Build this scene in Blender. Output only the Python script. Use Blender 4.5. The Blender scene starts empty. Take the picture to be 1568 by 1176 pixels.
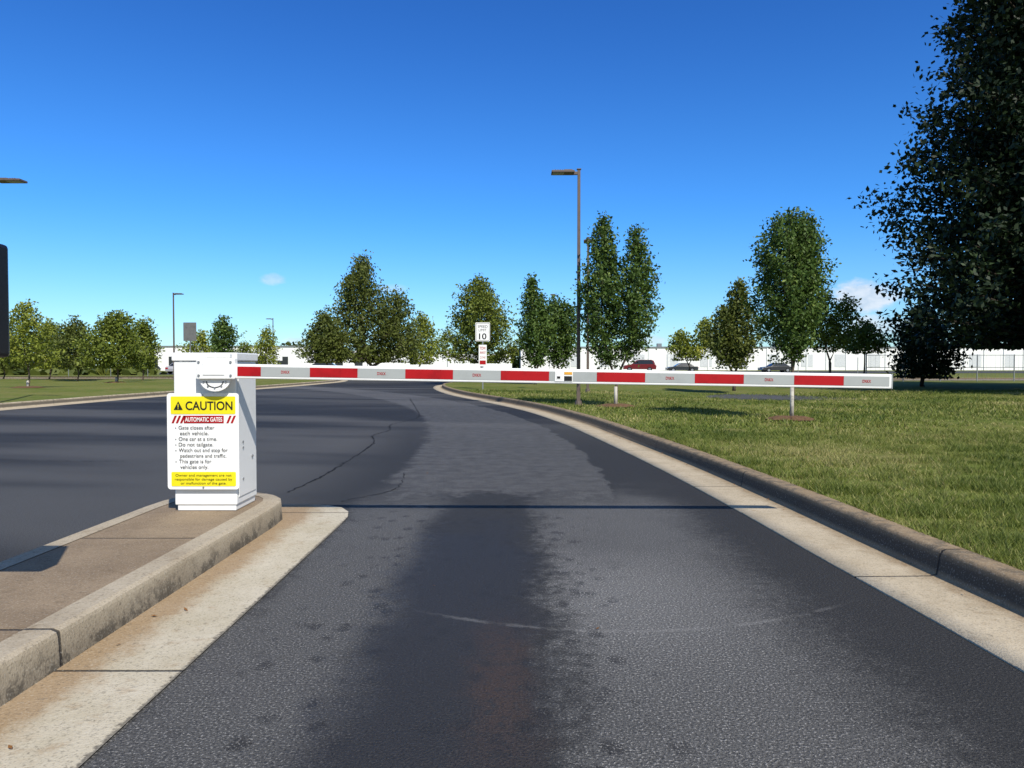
import bpy, math, random
import numpy as np
from mathutils import Vector
R=math.radians
scene=bpy.context.scene
COL=scene.collection

# ---------------------------------------------------------------- node helper
class S:
    def __init__(s,b,sock): s.b=b; s.s=sock
    def _m(s,op,o=None,rev=False):
        n=s.b.nt.nodes.new('ShaderNodeMath'); n.operation=op
        a,c=(s,o) if not rev else (o,s)
        for i,v in enumerate((a,c)):
            if v is None: continue
            if isinstance(v,S): s.b.nt.links.new(v.s,n.inputs[i])
            else: n.inputs[i].default_value=v
        return S(s.b,n.outputs[0])
    def __add__(s,o): return s._m('ADD',o)
    __radd__=__add__
    def __sub__(s,o): return s._m('SUBTRACT',o)
    def __rsub__(s,o): return s._m('SUBTRACT',o,True)
    def __mul__(s,o): return s._m('MULTIPLY',o)
    __rmul__=__mul__
    def __truediv__(s,o): return s._m('DIVIDE',o)
    def abs(s): return s._m('ABSOLUTE')
    def mod(s,o): return s._m('FLOORED_MODULO',o)
    def max(s,o): return s._m('MAXIMUM',o)
    def min(s,o): return s._m('MINIMUM',o)
    def clamp(s): return s.max(0.0).min(1.0)
    def ss(s,a,b):
        n=s.b.nt.nodes.new('ShaderNodeMapRange'); n.interpolation_type='SMOOTHSTEP'
        s.b.nt.links.new(s.s,n.inputs['Value'])
        if a<b:
            n.inputs['From Min'].default_value=a; n.inputs['From Max'].default_value=b
            return S(s.b,n.outputs[0])
        n.inputs['From Min'].default_value=b; n.inputs['From Max'].default_value=a
        return 1.0-S(s.b,n.outputs[0])
class B:
    def __init__(s,name,rough=0.8,spec=0.3,metal=0.0):
        s.m=bpy.data.materials.new(name); s.m.use_nodes=True; s.nt=s.m.node_tree
        s.p=s.nt.nodes['Principled BSDF']; s.p.inputs['Roughness'].default_value=rough
        s.p.inputs['Specular IOR Level'].default_value=spec; s.p.inputs['Metallic'].default_value=metal
        g=s.nt.nodes.new('ShaderNodeNewGeometry'); s.posv=g.outputs['Position']
        sp=s.nt.nodes.new('ShaderNodeSeparateXYZ'); s.nt.links.new(s.posv,sp.inputs[0])
        s.X,s.Y,s.Z=[S(s,sp.outputs[i]) for i in range(3)]
    def vec(s,x,y,z):
        n=s.nt.nodes.new('ShaderNodeCombineXYZ')
        for i,v in enumerate((x,y,z)):
            if isinstance(v,S): s.nt.links.new(v.s,n.inputs[i])
            else: n.inputs[i].default_value=v
        return n.outputs[0]
    def noise(s,scale,detail=3,rough=0.55,vec=None):
        n=s.nt.nodes.new('ShaderNodeTexNoise'); n.inputs['Scale'].default_value=scale
        n.inputs['Detail'].default_value=detail; n.inputs['Roughness'].default_value=rough
        s.nt.links.new(vec or s.posv,n.inputs['Vector']); return S(s,n.outputs[0])
    def voro(s,scale,vec=None,out=0,feat='F1'):
        n=s.nt.nodes.new('ShaderNodeTexVoronoi'); n.feature=feat; n.inputs['Scale'].default_value=scale
        s.nt.links.new(vec or s.posv,n.inputs['Vector']); return S(s,n.outputs[out])
    def attr(s,name):
        n=s.nt.nodes.new('ShaderNodeAttribute'); n.attribute_name=name; return S(s,n.outputs['Fac'])
    def mix(s,f,a,b,mode='MIX'):
        n=s.nt.nodes.new('ShaderNodeMix'); n.data_type='RGBA'; n.blend_type=mode
        def put(sock,v):
            if isinstance(v,S): s.nt.links.new(v.s,sock)
            elif isinstance(v,(int,float)): sock.default_value=v
            elif isinstance(v,tuple): sock.default_value=(*v[:3],1)
            else: s.nt.links.new(v,sock)
        put(n.inputs[0],f); put(n.inputs[6],a); put(n.inputs[7],b)
        return n.outputs[2]
    def col(s,c):
        if isinstance(c,tuple): s.p.inputs['Base Color'].default_value=(*c,1)
        else: s.nt.links.new(c,s.p.inputs['Base Color'])
        return s
    def rough(s,r): s.nt.links.new(r.s,s.p.inputs['Roughness']); return s
    def bump(s,h,strength=0.3,dist=0.01):
        n=s.nt.nodes.new('ShaderNodeBump'); n.inputs['Strength'].default_value=strength; n.inputs['Distance'].default_value=dist
        s.nt.links.new(h.s,n.inputs['Height']); s.nt.links.new(n.outputs[0],s.p.inputs['Normal']); return s

def paint(name,c,rough=0.5,spec=0.4,metal=0.0,dirt=0.12,scale=6):
    b=B(name,rough,spec,metal); n=b.noise(scale,3,0.6)
    c2=tuple(x*(1-dirt*2.2) for x in c)
    b.col(b.mix(n.ss(0.45,0.8),c,c2)); return b.m

# ---------------------------------------------------------------- mesh helper
class MB:
    def __init__(s): s.v=[]; s.f=[]; s.mi=[]
    def add(s,vs,fs,m=0):
        o=len(s.v); s.v+= [tuple(v) for v in vs]; s.f+=[tuple(i+o for i in f) for f in fs]; s.mi+=[m]*len(fs); return s
    def box(s,x0,x1,y0,y1,z0,z1,m=0):
        v=[(x0,y0,z0),(x1,y0,z0),(x1,y1,z0),(x0,y1,z0),(x0,y0,z1),(x1,y0,z1),(x1,y1,z1),(x0,y1,z1)]
        return s.add(v,[(0,3,2,1),(4,5,6,7),(0,1,5,4),(1,2,6,5),(2,3,7,6),(3,0,4,7)],m)
    def tube(s,pts,rad,n=8,m=0,cap=True):
        pts=[Vector(p) for p in pts]; vs=[];fs=[]
        for i,p in enumerate(pts):
            d=(pts[min(i+1,len(pts)-1)]-pts[max(i-1,0)]).normalized()
            a=Vector((0,0,1)) if abs(d.z)<0.9 else Vector((1,0,0))
            u=d.cross(a).normalized(); w=d.cross(u).normalized()
            r=rad[i] if isinstance(rad,(list,tuple)) else rad
            for k in range(n):
                t=2*math.pi*(k+0.5)/n; vs.append(p+u*math.cos(t)*r+w*math.sin(t)*r)
        for i in range(len(pts)-1):
            for k in range(n):
                a=i*n+k;b=i*n+(k+1)%n; fs.append((a,a+n,b+n,b))
        if cap: fs.append(tuple(range(n))); fs.append(tuple(range((len(pts)-1)*n,len(pts)*n))[::-1])
        return s.add(vs,fs,m)
    def prism_y(s,poly,y0,y1,m=0):
        n=len(poly); vs=[(p[0],y0,p[1]) for p in poly]+[(p[0],y1,p[1]) for p in poly]
        fs=[tuple(range(n)),tuple(range(n,2*n))[::-1]]+[(i,i+n,(i+1)%n+n,(i+1)%n) for i in range(n)]
        return s.add(vs,fs,m)
    def obj(s,name,mats,parent=None,smooth=False,bevel=0,loc=None,rotz=0):
        me=bpy.data.meshes.new(name); me.from_pydata(s.v,[],s.f)
        for m in mats: me.materials.append(m)
        me.polygons.foreach_set('material_index',s.mi)
        if smooth: me.polygons.foreach_set('use_smooth',[True]*len(s.f))
        me.update()
        o=bpy.data.objects.new(name,me); COL.objects.link(o)
        if parent: o.parent=parent
        if loc: o.location=loc
        o.rotation_euler[2]=rotz
        if bevel:
            b=o.modifiers.new('bevel','BEVEL'); b.width=bevel; b.segments=2; b.limit_method='ANGLE'
        return o
def empty(name,loc=(0,0,0),rotz=0):
    e=bpy.data.objects.new(name,None); COL.objects.link(e); e.location=loc; e.rotation_euler[2]=rotz
    e.empty_display_size=0.2; return e
def fixn(o):
    import bmesh
    bm=bmesh.new(); bm.from_mesh(o.data); bmesh.ops.recalc_face_normals(bm,faces=bm.faces); bm.to_mesh(o.data); bm.free(); return o
def fastmesh(name,V,F,mats,tint=None,mi=None,extra=None):
    me=bpy.data.meshes.new(name)
    nv=len(V); me.vertices.add(nv); me.vertices.foreach_set('co',np.asarray(V,dtype=np.float32).ravel())
    loops=np.concatenate([f.ravel() for f in F]).astype(np.int32)
    tot=np.concatenate([np.full(len(f),f.shape[1]) for f in F]).astype(np.int32)
    st=np.concatenate([[0],np.cumsum(tot)[:-1]]).astype(np.int32)
    me.loops.add(len(loops)); me.loops.foreach_set('vertex_index',loops)
    me.polygons.add(len(tot)); me.polygons.foreach_set('loop_start',st); me.polygons.foreach_set('loop_total',tot)
    for m in mats: me.materials.append(m)
    if mi is not None: me.polygons.foreach_set('material_index',mi.astype(np.int32))
    me.update(calc_edges=True)
    if tint is not None:
        a=me.attributes.new('tint','FLOAT','POINT'); a.data.foreach_set('value',tint.astype(np.float32))
    me.validate()
    o=bpy.data.objects.new(name,me); COL.objects.link(o); return o

# ---------------------------------------------------------------- materials
def m_asphalt():
    b=B('asphalt',0.72,0.25)
    w=b.noise(1.3,4,0.6); w2=b.noise(5.5,4,0.65); w3=b.noise(22,3,0.7)
    bend=(b.Y-8.0).max(0.0); bend=bend*bend*0.011
    Xb=b.X+bend
    Xn=Xb+(w-0.5)*0.4+(w2-0.5)*0.25
    blot=(w2-0.5)*1.0+(w3-0.5)*0.9
    Yn=b.Y+(w-0.5)*2.0+(w2-0.5)*1.2
    near=Yn.ss(7.4,5.6)
    left=((Xn.ss(-1.55,-1.05)*Xn.ss(-0.30,-0.85))+blot*0.7).ss(0.15,0.95)
    right=((Xn.ss(-0.05,0.45)*Xn.ss(1.85,0.75))+blot*0.7).ss(0.12,0.95)
    far=((Xn.ss(-1.5,-0.9)*Xn.ss(1.03,0.90)*Yn.ss(5.5,7.4))+blot*0.25).ss(0.3,0.75)
    sheen=((b.X-0.55).abs().ss(0.9,0.0))*((b.Y-3.7).abs().ss(1.3,0.0))  # sun sheen on the lane, painted as a lighter spot in the colour
    worn_sheen=((left*0.48+right*(0.58+sheen*0.42))*near).max(far*0.52*(0.75+(w2-0.5)*1.6)).clamp()
    big=b.noise(0.6,4,0.65)
    band=b.noise(0.5,3,0.55,b.vec(b.X*0.16,b.Y*0.62+b.X*0.12,3.0))
    dark=(0.036,0.035,0.033)
    lite=(0.170,0.164,0.151)
    sealed=b.mix(band.ss(0.42,0.62),(0.026,0.0255,0.0245),(0.090,0.087,0.081))
    base=b.mix((b.X.ss(-1.2,-2.6).max(b.Y.ss(9.0,18.0))),dark,sealed)
    c=b.mix(worn_sheen,base,lite)
    c=b.mix(big.ss(0.45,0.72)*0.5*worn_sheen.max(0.35),c,(0.055,0.053,0.049))
    st=((Xn.ss(-0.95,-0.40)*Xn.ss(0.38,-0.12)*Yn.ss(7.2,4.2))+blot*0.7).ss(0.22,0.95)*near
    c=b.mix(st*0.55,c,(0.032,0.028,0.026))
    rust=((b.X+0.03).abs()+(w2-0.5)*0.35).ss(0.2,0.02)*(b.Y-2.7).abs().ss(0.9,0.1)*w3.ss(0.3,0.55)
    c=b.mix(rust*0.5,c,(0.085,0.048,0.028))
    sv=b.voro(8.5,b.vec(b.X+(w3-0.5)*0.10,b.Y*0.75+(w2-0.5)*0.1,0.0))
    spots=sv.ss(0.38,0.20)*near*Xb.ss(-1.25,-0.8)*Xb.ss(0.75,0.30)*w2.ss(0.36,0.52)
    c=b.mix(spots*0.7,c,(0.026,0.024,0.022))
    ag=b.noise(105,2,0.8)
    fade=b.Y.ss(14.0,3.5)
    spk=ag.ss(0.57,0.66)
    c=b.mix(spk*fade*(worn_sheen*0.95+0.10)*(1.0-st*0.5),c,(0.54,0.52,0.48))
    c=b.mix(ag.ss(0.49,0.36)*0.65*fade,c,(0.012,0.0115,0.011))
    arc=((b.Y-(3.19+(b.X-0.5)*(b.X-0.5)*0.30))+(w3-0.5)*0.06).abs().ss(0.026,0.003)*(b.X-0.6).abs().ss(1.2,0.7)
    c=b.mix(arc*0.30*w2.ss(0.3,0.6),c,(0.30,0.29,0.27))
    b.col(c); b.rough(0.74-worn_sheen*0.12-st*0.18)
    b.bump(ag,1.0,0.009)
    return b.m
ASPHALT=m_asphalt()
def m_lot():
    b=B('parking_asphalt',0.85,0.2); n=b.noise(0.3,4,0.6); b.col(b.mix(n,(0.05,0.05,0.05),(0.085,0.083,0.08))); return b.m
LOT=m_lot()
def m_conc(name,c1,c2,stain,jper=3.0,joff=2.8,use_s=False,gutter=False):
    b=B(name,0.9,0.2)
    n=b.noise(2.2,4,0.65); n2=b.noise(9,4,0.7); f=b.noise(110,2,0.6); g=b.noise(45,3,0.7)
    c=b.mix(n.ss(0.3,0.7),c1,c2)
    c=b.mix(n2.ss(0.52,0.78)*0.55,c,stain)
    if gutter=='R':
        o=b.attr('off'); d=(o+(n2-0.5)*0.16).ss(0.30,0.46)
        c=b.mix(d*0.75,c,stain)
        c=b.mix(b.Z.ss(0.012,0.05)*b.Z.ss(0.15,0.09)*0.85,c,(0.055,0.048,0.040))  # shade on the road-side kerb face, painted in as a darker colour
        c=b.mix(b.Z.ss(0.10,0.14)*n2.ss(0.45,0.62)*0.6,c,(0.10,0.09,0.07))
    if gutter=='L':
        d=(b.X+(n2-0.5)*0.30+(n-0.5)*0.25).ss(-1.46,-1.64)
        c=b.mix(d*0.75,c,stain)
        e=(b.X+(g-0.5)*0.06).ss(-1.262,-1.245); c=b.mix(e*0.7,c,(0.06,0.055,0.05))
    if gutter=='I':
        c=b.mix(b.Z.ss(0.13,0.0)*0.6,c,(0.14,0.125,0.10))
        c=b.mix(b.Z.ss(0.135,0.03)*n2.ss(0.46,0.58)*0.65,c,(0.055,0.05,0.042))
    s=b.attr('arc') if use_s else b.Y
    j=((s-joff+jper*20.5+(g-0.5)*0.008).mod(jper)-jper/2).abs().ss(0.012,0.004)
    c=b.mix(j*0.85,c,(0.025,0.022,0.02))
    c=b.mix(g.ss(0.56,0.70)*0.45,c,(0.11,0.095,0.075))
    c=b.mix(f.ss(0.55,0.75)*0.35,c,(0.62,0.59,0.50))
    c=b.mix(f.ss(0.45,0.3)*0.4,c,(0.08,0.07,0.055))
    b.col(c); b.bump(g*0.7+f*0.5-j*2.0,0.6,0.006); return b.m
CONC_R=m_conc('kerb_concrete',(0.56,0.47,0.33),(0.45,0.37,0.25),(0.25,0.165,0.085),3.0,1.0,True,'R')
CONC_K=m_conc('island_kerb_concrete',(0.46,0.39,0.285),(0.37,0.305,0.215),(0.23,0.165,0.095),3.0,2.8,False,'I')
CONC_G=m_conc('gutter_concrete',(0.58,0.52,0.40),(0.48,0.42,0.30),(0.30,0.185,0.085),3.0,2.76,False,'L')
CONC_I=m_conc('island_top_concrete',(0.30,0.225,0.145),(0.225,0.165,0.105),(0.15,0.105,0.06),1.5,4.3,False,None)
def m_lawn(name='lawn_soil'):
    b=B(name,0.95,0.05)
    n=b.noise(0.25,3,0.6); n2=b.noise(1.6,4,0.7); n3=b.noise(14,3,0.75); n4=b.noise(60,2,0.7)
    c=b.mix(n.ss(0.35,0.68),(0.13,0.165,0.032),(0.20,0.205,0.055))
    c=b.mix(n2.ss(0.46,0.70)*0.7,c,(0.26,0.215,0.085))
    c=b.mix(n3.ss(0.48,0.7)*0.7,c,(0.062,0.090,0.018))
    c=b.mix(n4.ss(0.45,0.7)*0.45,c,(0.04,0.055,0.015))
    b.col(c); return b.m
LAWN=m_lawn()
def m_leaf(name,a,bc,c3,trans=0.25):
    b=B(name,0.55,0.3); t=b.attr('tint')
    c=b.mix(t.ss(0.0,0.55),a,bc); c=b.mix(t.ss(0.6,1.0),c,c3)
    b.col(c)
    nt=b.nt; tr=nt.nodes.new('ShaderNodeBsdfTranslucent'); mx=nt.nodes.new('ShaderNodeMixShader')
    nt.links.new(c,tr.inputs[0]); mx.inputs[0].default_value=trans
    out=nt.nodes['Material Output']; nt.links.new(b.p.outputs[0],mx.inputs[1]); nt.links.new(tr.outputs[0],mx.inputs[2]); nt.links.new(mx.outputs[0],out.inputs[0])
    return b.m
L_PEAR=m_leaf('pear_leaf',(0.030,0.060,0.013),(0.085,0.145,0.028),(0.26,0.33,0.080))
L_OAK=m_leaf('oak_leaf',(0.080,0.110,0.016),(0.155,0.195,0.028),(0.28,0.31,0.05))
L_YNG=m_leaf('young_leaf',(0.12,0.15,0.02),(0.22,0.26,0.035),(0.42,0.40,0.06))
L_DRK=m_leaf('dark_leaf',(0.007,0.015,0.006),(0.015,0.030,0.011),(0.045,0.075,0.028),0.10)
L_DOV=m_leaf('olive_leaf',(0.05,0.072,0.016),(0.11,0.135,0.026),(0.20,0.22,0.045))
GRASS=m_leaf('grass_blade',(0.075,0.115,0.018),(0.205,0.24,0.045),(0.46,0.40,0.17),0.3)
BARK=paint('bark',(0.14,0.11,0.085),0.9,0.1,dirt=0.25,scale=20)
BARKD=paint('bark_dark',(0.035,0.028,0.022),0.9,0.1,dirt=0.25,scale=12)
GUARD=paint('trunk_guard',(0.50,0.47,0.41),0.7,0.2,dirt=0.25,scale=14)
MULCH=paint('mulch',(0.17,0.10,0.055),0.95,0.1,dirt=0.35,scale=30)
WHITE=paint('white_powder_coat',(0.86,0.86,0.84),0.42,0.45,dirt=0.04,scale=5)
WHITE2=paint('white_arm_paint',(0.85,0.85,0.83),0.4,0.45,dirt=0.04,scale=8)
SIGNW=paint('sign_white',(0.86,0.86,0.84),0.45,0.4,dirt=0.03)
RED=paint('red_reflective',(0.40,0.006,0.010),0.5,0.25,dirt=0.14,scale=9)
GREYT=paint('grey_reflective',(0.37,0.39,0.38),0.5,0.4,dirt=0.06)
YEL=paint('sign_yellow',(0.82,0.70,0.01),0.5,0.4,dirt=0.04)
BLK=paint('black_ink',(0.012,0.012,0.012),0.6,0.3,dirt=0.0)
ORG=paint('label_orange',(0.7,0.35,0.03),0.5,0.4)
BRONZE=paint('bronze_pole',(0.12,0.09,0.075),0.5,0.4,dirt=0.15)
BLKP=paint('black_plastic',(0.012,0.012,0.013),0.4,0.5,dirt=0.0)
STEEL=paint('galvanised_steel',(0.35,0.36,0.37),0.45,0.5,0.6,dirt=0.15)
GREYB=paint('sign_back_aluminium',(0.16,0.16,0.16),0.55,0.4,0.2)
def m_wall():
    b=B('warehouse_wall',0.8,0.2); j=((b.X+500.0).mod(6.0)-3.0).abs().ss(0.12,0.04); n=b.noise(0.15,3,0.6)
    c=b.mix(n,(0.86,0.86,0.85),(0.80,0.80,0.79)); c=b.mix(j*0.25,c,(0.4,0.4,0.42)); b.col(c); return b.m
WALL=m_wall()
TRIM=paint('roof_trim',(0.20,0.22,0.24),0.6,0.3)
DOORM=paint('dock_door',(0.60,0.62,0.64),0.6,0.3)
GLASS=paint('dark_glass',(0.02,0.024,0.03),0.12,0.6,dirt=0)
TYRE=paint('tyre',(0.015,0.015,0.015),0.85,0.2,dirt=0)
CRACK=paint('crack_fill',(0.016,0.015,0.015),0.85,0.2,dirt=0)

# ---------------------------------------------------------------- ground, road
g=MB(); g.add([(-1500,-300,-0.03),(1500,-300,-0.03),(1500,2500,-0.03),(-1500,2500,-0.03)],[(0,1,2,3)]); g.obj('ground',[LAWN])
g=MB(); g.add([(-13.4,-8,0),(70,-8,0),(70,62,0),(-13.4,62,0)],[(0,1,2,3)]); g.obj('asphalt_road',[ASPHALT])

def catmull(P,step=0.25):
    P=[np.array(p,float) for p in P]; out=[]
    for i in range(len(P)-1):
        p0=P[max(i-1,0)];p1=P[i];p2=P[i+1];p3=P[min(i+2,len(P)-1)]
        n=max(2,int(np.linalg.norm(p2-p1)/step))
        for k in range(n):
            t=k/n
            out.append(0.5*((2*p1)+(-p0+p2)*t+(2*p0-5*p1+4*p2-p3)*t*t+(-p0+3*p1-3*p2+p3)*t**3))
    out.append(P[-1]); return np.array(out)
def offset(path,d):
    t=np.gradient(path,axis=0); t/=np.linalg.norm(t,axis=1)[:,None]
    nrm=np.stack([t[:,1],-t[:,0]],1); return path+nrm*d
edgeR=catmull([(2.05,-6),(1.97,-2),(1.95,1),(1.925,2.8),(1.85,4.4),(1.78,6.1),(1.62,8.6),(1.27,12.4),(0.97,15),(0.25,19.2),(-0.95,23.8),(-2.4,29),(-3.6,35),(-4.25,40),(-4.3,44),(-3.4,47.6),(0,50),(8,51),(30,51),(70,51)])
def sweep(name,path,prof,mats,z0=0.0):
    arc=np.concatenate([[0],np.cumsum(np.linalg.norm(np.diff(path,axis=0),axis=1))])
    rows=[offset(path,o) for o,z in prof]; n=len(path); m=len(prof)
    V=np.zeros((n,m,3)); 
    for k,(o,z) in enumerate(prof): V[:,k,:2]=rows[k]; V[:,k,2]=z+z0
    idx=np.arange(n*m).reshape(n,m)
    F=np.stack([idx[:-1,:-1],idx[:-1,1:],idx[1:,1:],idx[1:,:-1]],-1).reshape(-1,4)
    o=fastmesh(name,V.reshape(-1,3),[F],mats)
    a=o.data.attributes.new('arc','FLOAT','POINT'); a.data.foreach_set('value',np.repeat(arc,m).astype(np.float32))
    a=o.data.attributes.new('off','FLOAT','POINT'); a.data.foreach_set('value',np.tile([p[0] for p in prof],n).astype(np.float32))
    return o
KPROF=[(0,-0.02),(0,0.008),(0.15,0.007),(0.30,0.006),(0.42,0.006),(0.455,0.012),(0.475,0.125),(0.485,0.143),(0.505,0.151),(0.60,0.151),(0.63,0.146),(0.635,0.05)]
sweep('road_kerb',edgeR,KPROF,[CONC_R])
edgeL=catmull([(-13.4,-6),(-13.3,5),(-13.2,19),(-13.1,28),(-12.3,38),(-12.0,46),(-12.2,54),(-14,60),(-20,62),(-60,63)])
sweep('road_kerb',edgeL,[(-o,z) for o,z in KPROF],[CONC_R])
edgeF=catmull([(-60,69),(-14,69),(-5,66),(10,62),(70,60)],1.0)
sweep('road_kerb',edgeF[::-1],KPROF,[CONC_R])

def gridlawn(name,left,right,amp=0.02,nx=60,z=0.145,hump=None):
    n=len(left); tt=np.linspace(0,1,nx)**2.2
    V=left[:,None,:]*(1-tt)[None,:,None]+right[:,None,:]*tt[None,:,None]
    Z=z+amp*(np.sin(V[...,0]*0.9+V[...,1]*0.5)+np.sin(V[...,0]*0.4-V[...,1]*0.7))*np.minimum(1,tt*8)[None,:]
    if hump is not None: Z=Z+hump(V[...,0],V[...,1])*np.minimum(1,tt*8)[None,:]
    VV=np.concatenate([V,Z[...,None]],-1).reshape(-1,3)
    idx=np.arange(n*nx).reshape(n,nx)
    F=np.stack([idx[:-1,:-1],idx[:-1,1:],idx[1:,1:],idx[1:,:-1]],-1).reshape(-1,4)
    return fastmesh(name,VV,[F],[LAWN])
kb=offset(edgeR,0.625)
sel=kb[kb[:,1]<46.5]; sel=sel[:int(np.argmax(sel[:,1]))+1]
kr=np.stack([np.full(len(sel),70.0),sel[:,1]],1)
def hump(x,y): return -0.22*np.exp(-((x-9)/4)**2-((y-27)/5)**2)
gridlawn('lawn',sel,kr,0.018,hump=hump)
g=MB(); g.add([(-3.7,46.2,0.14),(70,46.2,0.14),(70,50.5,0.14),(1,50.4,0.14),(-2.2,49.2,0.14)],[(0,1,2,3,4)]); g.obj('lawn_verge',[LAWN])
kl=offset(edgeL,-0.625); sl=kl[kl[:,1]<56]; ll=np.stack([np.full(len(sl),-90.0),sl[:,1]],1)
gridlawn('lawn',sl,ll,0.02,hump=lambda x,y:0.12*np.exp(-((x+19)/4)**2)*np.ones_like(y))
g=MB(); g.add([(-300,69.5,0.14),(-14,69.5,0.14),(-5,66.5,0.14),(10,62.6,0.14),(300,58,0.14),(300,400,0.14),(-300,400,0.14)],[(0,1,2,3,4,5,6)]); g.obj('far_lawn',[LAWN])
g=MB(); g.add([(-140,84,0.15),(-26,84,0.15),(-26,112,0.15),(-140,112,0.15)],[(0,1,2,3)]); g.add([(0,100,0.15),(140,100,0.15),(140,135,0.15),(0,135,0.15)],[(0,1,2,3)]); g.obj('parking_lot_surface',[LOT])

# ---------------------------------------------------------------- island
out=[(-1.73,-4),(-1.73,1),(-1.72,3),(-1.70,5.25)]
for k in range(1,12):
    a=k/12*math.pi; out.append((-2.165+0.465*math.cos(a)*(1 if a<math.pi/2 else 1.04),5.30+0.60*math.sin(a)**0.8))
out+=[(-2.65,5.25),(-2.66,3),(-2.72,1),(-2.75,-4)]
out=np.array(out)
inn=offset(out,-0.14); i1=offset(out,-0.012); i2=offset(out,-0.035)
n=len(out); g=MB()
rows=[(out,0.0),(offset(out,-0.008),0.125),(i1,0.140),(i2,0.150),(inn,0.150)]
vs=[];
for P,z in rows: vs+=[(p[0],p[1],z) for p in P]
fs=[]
for r in range(len(rows)-1):
    for k in range(n-1): a=r*n+k; fs.append((a,a+1,a+n+1,a+n))
g.add(vs,fs,0)
isl=empty('traffic_island')
fixn(g.obj('kerb',[CONC_K],isl,smooth=False))
g=MB(); g.add([(p[0],p[1],0.147) for p in inn],[tuple(range(n))],0); g.obj('top_slab',[CONC_I],isl)
gt=[(-1.24,-4),(-1.24,5.3),(-1.25,5.6),(-1.29,5.8),(-1.38,5.97),(-1.52,6.07),(-1.7,6.1),(-2.4,6.1),(-2.7,5.95),(-2.8,5.5),(-2.82,-4)]
g=MB(); g.add([(x,y,0.006) for x,y in gt],[tuple(range(len(gt)))],0); g.obj('gutter',[CONC_G],isl)

def crack(name,pts,w,seed,z=0.004,mat=CRACK):
    rnd=random.Random(seed); P=catmull(pts,0.05); P=P+np.array([[rnd.gauss(0,0.012),rnd.gauss(0,0.012)] for _ in P])
    ww=[w*rnd.uniform(0.1,1.2) for _ in P]
    t=np.gradient(P,axis=0); t/=np.linalg.norm(t,axis=1)[:,None]+1e-9
    vs=[];fs=[]
    for p,d,wi in zip(P,t,ww):
        vs+=[(p[0]-d[1]*wi,p[1]+d[0]*wi,z),(p[0]+d[1]*wi,p[1]-d[0]*wi,z)]
    for i in range(len(P)-1): fs.append((2*i,2*i+1,2*i+3,2*i+2))
    g=MB(); g.add(vs,fs); g.obj(name,[mat])
crack('road_crack',[(-2.04,6.7),(-1.98,8.2),(-2.06,10.9),(-2.3,12.2),(-2.2,13.2),(-2.36,14.5),(-2.1,16.5),(-2.6,20),(-3.6,26)],0.012,1)
crack('road_crack',[(-1.6,6.12),(-1.2,6.02),(-0.8,6.05),(-0.3,6.0),(0.1,6.1)],0.005,2)
crack('road_crack',[(-1.45,6.25),(-1.1,6.9),(-1.15,7.9)],0.006,6)
crack('road_crack',[(-12.9,11.2),(-9,9.8),(-6,9.0),(-4.7,8.9)],0.008,4)
crack('road_crack',[(-12,24),(-8,25.5),(-5,25),(-3,26)],0.02,5)

# ---------------------------------------------------------------- text
def text(s,x,z,w,h,y,mat,parent,name='lettering',bold=False):
    cu=bpy.data.curves.new('t','FONT'); cu.body=s; cu.size=1.0
    if bold: cu.offset=0.018
    o=bpy.data.objects.new('t',cu); COL.objects.link(o)
    dg=bpy.context.evaluated_depsgraph_get(); me=bpy.data.meshes.new_from_object(o.evaluated_get(dg)); 
    bpy.data.objects.remove(o)
    n=len(me.vertices); co=np.zeros(n*3); me.vertices.foreach_get('co',co); co=co.reshape(-1,3)
    mn=co.min(0); mx=co.max(0); sx=w/(mx[0]-mn[0]); sz=h/0.73
    V=np.zeros_like(co); V[:,0]=x+(co[:,0]-mn[0])*sx; V[:,2]=z+co[:,1]*sz; V[:,1]=y
    me.vertices.foreach_set('co',V.ravel()); me.materials.clear(); me.materials.append(mat); me.update()
    ob=bpy.data.objects.new(name,me); COL.objects.link(ob); ob.parent=parent; return ob
def rrect(x0,x1,z0,z1,r,n=6):
    P=[]
    for cx,cz,a0 in ((x1-r,z1-r,0),(x0+r,z1-r,90),(x0+r,z0+r,180),(x1-r,z0+r,270)):
        for k in range(n+1): a=R(a0+90*k/n); P.append((cx+r*math.cos(a),cz+r*math.sin(a)))
    return P

# ---------------------------------------------------------------- barrier gate
gate=empty('barrier_gate',(0,0,0))
YF=5.10
g=MB(); g.box(-2.335,-1.905,YF,YF+0.40,0.19,1.185)
g.obj('cabinet',[WHITE],gate,bevel=0.008)
g=MB(); g.box(-2.345,-1.893,YF-0.012,YF+0.412,1.187,1.245); g.obj('lid',[WHITE],gate,bevel=0.008)
g=MB(); g.box(-2.32,-1.915,YF+0.01,YF+0.39,0.15,0.19); g.obj('plinth',[WHITE],gate,bevel=0.004)
g=MB(); g.box(-1.904,-1.899,YF+0.03,YF+0.37,0.24,1.15); g.obj('side_door',[WHITE],gate,bevel=0.003)
g=MB()
for z in (0.36,0.58,0.62): g.tube([(-1.899,YF+0.10,z),(-1.892,YF+0.10,z)],0.008,8)
g.tube([(-1.899,YF+0.28,0.5),(-1.890,YF+0.28,0.5)],0.011,8)
g.obj('side_bolts',[STEEL],gate)
g=MB(); g.tube([(-2.02,YF,1.09),(-2.02,YF-0.07,1.09)],0.085,24,0); g.obj('hub',[WHITE],gate,bevel=0.004)
P=[(-2.115,1.065)]+[(-2.01+0.105*math.cos(a),1.065-0.085*math.sin(a)) for a in [math.pi*(1-k/14) for k in range(1,14)]]+[(-1.905,1.065)]
g=MB(); g.prism_y(P,YF-0.10,YF-0.085); fixn(g.obj('flange',[WHITE],gate,bevel=0.002))
g=MB(); g.box(-2.125,-1.865,YF-0.13,YF-0.07,1.065,1.205)
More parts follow.
